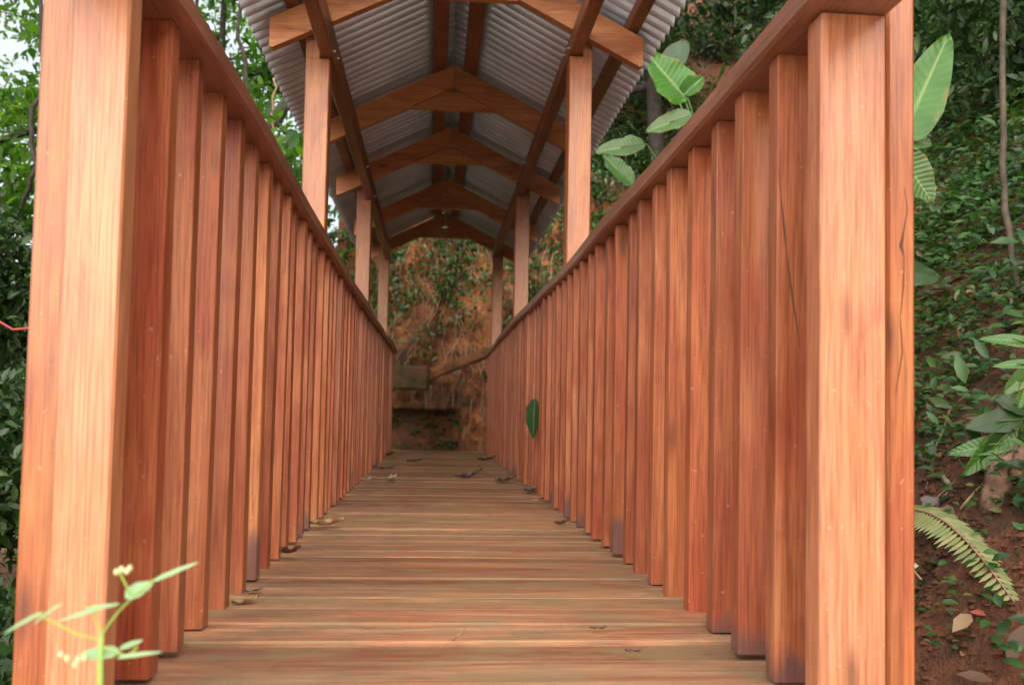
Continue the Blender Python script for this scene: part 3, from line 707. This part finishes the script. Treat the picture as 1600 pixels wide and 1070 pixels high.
for px, py, L, Wd, mt, rz, cu, lb_ in (
    (508, 822, .12, .060, D1, .1, .7, 'tan curled dead leaf against the left balusters, the largest on the deck'),
    (452, 866, .085, .035, D2, -.6, .9, 'dark purple brown rolled leaf beside the left balusters, nearer than the tan one'),
    (384, 942, .055, .030, D1, .3, .5, 'small tan leaf scrap at the foot of the left balusters nearest the camera'),
    (398, 925, .04, .018, D3, .1, .5, 'tiny grey leaf scrap just beyond the nearest left scrap'),
    (733, 746, .17, .07, D3, .1, .8, 'grey curled leaf lying in the middle of the far deck'),
    (766, 741, .08, .04, D1, .5, .4, 'small tan leaf right beside the grey leaf on the far deck'),
    (790, 752, .15, .08, D3, -.6, .6, 'grey crumpled leaf at the foot of the right balusters'),
    (612, 750, .10, .05, D4, 1.0, .9, 'pinkish pale upturned leaf on the far deck at left'),
    (600, 732, .16, .05, D3, .2, .4, 'long grey flat leaf along the left side of the far deck'),
    (575, 752, .09, .05, D4, .4, .8, 'pale crumpled leaf by the left balusters far along'),
    (648, 721, .13, .05, D2, .1, .5, 'dark brown leaf on the far deck left of its middle'),
    (760, 719, .16, .07, D2, -.3, .6, 'dark brown leaf at the far right of the deck end'),
    (606, 713, .16, .08, D2, .7, .8, 'blackish leaf heap at the far left corner of the deck'),
    (828, 768, .11, .06, D3, .9, .7, 'greyish leaf by the right balusters where they near the green leaf'),
    (878, 820, .06, .03, D2, .2, .9, 'small brown twisted leaf near the right balusters midway'),
    (935, 983, .032, .008, D2, .05, .3, 'tiny brown leaf fragment lying on the nearest planks right of centre'),
    (990, 1019, .03, .010, D2, -.1, .3, 'tiny reddish crumb on the nearest planks at right'),
    (835, 782, .03, .02, D4, .1, .3, 'tiny whitish scrap at the foot of the right balusters'),
):
    o = one_leaf('fallen_leaf', dk(px, py), L, Wd, mt, lb_, (random.uniform(-.1, .1), random.uniform(-.1, .1), rz), cu, 'fallen leaf', G)
stick('fallen_twig', [dk(708, 1000, .004), dk(716, 992, .02), dk(729, 979, .028)], .0012, ROOT, 'thin bent tan twig standing on the nearest planks', 'twig', 5)
# dead leaf on hillside
o = one_leaf('dead_leaf', hit(1455, 786, .04), .075, .05, D3, 'large grey brown dead leaf on the soil above the fern frond', (.9, .3, -.5), .4, 'dead leaf')
# green leaf poking out of the right railing
V, T = blade((0, 0, .0), (-.010, .02, -.21), .10, sag=.05, nrmhint=(-1, -.8, 0)); o = leaf_obj('green_leaf', V, T, L_VDARK)
o.location = at(836, 622, 4.55); MB().tube([(0, 0, 0), (.03, .01, .025), (.10, .03, .03), (.16, .04, .0)], .0022, 6).build('stem', ROOT, o); tag(o, 'dark green leaf poking in between the balusters of the right railing', 'leaf')

# foreground weed
YW = .80
wb = at(158, 1180, YW); wd_ = empty('weed', wb, 'small green weed with thin leaves and yellow buds before the left end post', 'plant')
def wp(px, py, dy=0.): return at(px, py, YW+dy)-wb
MB().tube([Vector((0, 0, -.12)), Vector((0, 0, 0)), wp(157, 1040), wp(159, 985)], [.0028, .0026, .0024, .0018], 8).build('stem', YSTEM, wd_, smooth=True)
for pts in ([(159, 990), (185, 955), (205, 935), (240, 905)], [(159, 990), (148, 965), (152, 945), (135, 950)], [(205, 930), (185, 890)], [(160, 1010), (200, 1025), (215, 1010)], [(159, 1000), (120, 990), (60, 960)]):
    q = [wp(*p) for p in pts]; MB().tube(q, [.0009]*len(q), 5).build('twig', YSTEM, wd_)
for (a_, b_, w_, dy) in (((195, 935), (240, 908), .017, 0), ((235, 910), (312, 875), .006, .02), ((160, 950), (85, 970), .006, .02), ((130, 955), (190, 941), .0055, -.02),
                         ((98, 942), (48, 975), .006, .03), ((70, 955), (0, 990), .006, -.03), ((188, 1020), (118, 1022), .015, 0), ((185, 1015), (225, 998), .007, .03), ((180, 1028), (255, 1016), .005, -.02)):
    V, T = blade(wp(*a_, dy), wp(*b_, dy+.01), w_, sag=.04, nrmhint=(0, -.7, 1), rows=8); np_mesh('leaf', V, T, L_WEED, wd_, smooth=True)
YB = simple('yellow_bud', (.62, .62, .34), .6, vs=60)
for cl_ in ([(182, 893), (190, 889), (198, 892), (203, 887)], [(95, 1022), (105, 1028), (118, 1038), (122, 1030), (132, 1028)]):
    m = MB()
    for p in cl_:
        c = wp(*p); m.tube([c-Vector((0, 0, .003)), c-Vector((0, 0, .0015)), c+Vector((0, 0, .001)), c+Vector((0, 0, .003))], [.0005, .0022, .0024, .0006], 7)
    m.build('bud', YB, wd_, smooth=True)
# red wire at the far left, hanging vines
stick('red_wire', [at(-60, 470, 1.9), at(-5, 500, 1.9), at(20, 515, 1.9), at(60, 512, 1.9)], .0028, simple('red_plastic', (.35, .03, .02), .4), 'thin sagging red wire beside the left end post', 'wire', 6)
for i, (pp_, r_, lb_) in enumerate((
    ([(60, -20, 5), (70, 110, 5), (48, 190, 5), (55, 260, 5), (30, 330, 5.1), (0, 400, 5.2)], .013, 'dark twisting vine hanging at the left edge of the picture'),
    ([(378, -20, 7), (372, 60, 7), (388, 110, 7), (384, 200, 7)], .016, 'thin dark vine hanging between the left railing and the roof'),
    ([(428, 120, 7.4), (427, 180, 7.4), (422, 290, 7.4)], .010, 'pale straight vine left of the first roof post'))):
    stick('hanging_vine', [at(*p) for p in pp_], r_, DKBARK if i < 2 else ROOT, lb_, 'vine', 7, .01)
stick('leaning_branch', [at(380, 260, 8.2), at(430, 190, 8.2), at(475, 120, 8.2), at(500, 60, 8.2)], .055, DKBARK, 'thick black leaning branch seen just left of the eave', 'branch', 9, .01)
# shrubs
GS = 'shrubs on the slopes beside the bridge'
for i, (x, y, r, mt, sz, lb_) in enumerate((
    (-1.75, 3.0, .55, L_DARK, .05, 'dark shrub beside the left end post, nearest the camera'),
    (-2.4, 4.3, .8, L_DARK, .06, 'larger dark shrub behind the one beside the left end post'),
    (-1.5, 9.8, .6, L_COVER, .07, 'light green shrub left of the earth face, beside the last left roof post'),
    (-1.2, 11.0, .7, L_COVER, .07, 'shrub at the left crest of the earth bank'),
    (1.9, 9.2, .7, L_COVER, .08, 'bright green shrub right of the last right roof post'),
    (2.6, 8.0, .7, L_COVER, .09, 'leafy shrub between the first and second right roof posts'),
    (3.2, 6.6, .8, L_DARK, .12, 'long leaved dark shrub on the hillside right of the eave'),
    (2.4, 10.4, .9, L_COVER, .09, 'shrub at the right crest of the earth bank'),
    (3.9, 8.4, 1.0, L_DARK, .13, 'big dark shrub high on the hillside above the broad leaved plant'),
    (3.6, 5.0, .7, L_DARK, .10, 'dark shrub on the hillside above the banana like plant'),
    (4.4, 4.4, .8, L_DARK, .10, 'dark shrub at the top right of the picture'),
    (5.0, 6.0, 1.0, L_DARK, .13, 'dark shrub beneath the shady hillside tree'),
    (.6, 11.6, .7, L_COVER, .08, 'bright green shrub on the crest straight over the bridge end'))):
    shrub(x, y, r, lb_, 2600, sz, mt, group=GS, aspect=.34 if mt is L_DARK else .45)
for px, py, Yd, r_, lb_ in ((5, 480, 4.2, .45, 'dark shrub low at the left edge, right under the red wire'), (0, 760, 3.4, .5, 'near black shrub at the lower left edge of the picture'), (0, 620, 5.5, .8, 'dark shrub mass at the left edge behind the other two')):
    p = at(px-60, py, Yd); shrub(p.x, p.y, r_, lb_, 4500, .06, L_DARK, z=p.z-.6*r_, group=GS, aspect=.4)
for px, py, r_, mt, lb_ in ((1110, 95, .8, L_DARK, 'dark shrub above the broad leaved plant, against the top of the right handrail'), (1190, 40, .8, L_DARK, 'dark shrub at the top of the picture left of the right end post'),
        (940, 320, .55, L_COVER, 'ferny green shrub just right of the first right roof post'), (860, 330, .5, L_COVER, 'ferny shrub between the right roof posts, lower than the broad leaved plant'), (1010, 170, .8, L_DARK, 'dark shrub right behind the broad leaved plant'),
        (960, 280, .5, L_DARK, 'dark low shrub under the broad leaved plant'), (640, 400, .35, L_COVER, 'small green shrub at the upper left of the earth face'), (1500, 60, .6, L_DARK, 'dark shrub behind the top of the banana like leaf')):
    p = hit(px, py); shrub(p.x, p.y, r_, lb_, 2600, .10 if mt is L_DARK else .08, mt, z=p.z-.25*r_, group=GS, aspect=.3)
shrub(1.72, 1.75, .09, 'small pale green herb on the soil at the lower right corner', 60, .035, L_COVER, catg='herb', name='herb', z=ground_z(1.72, 1.75))
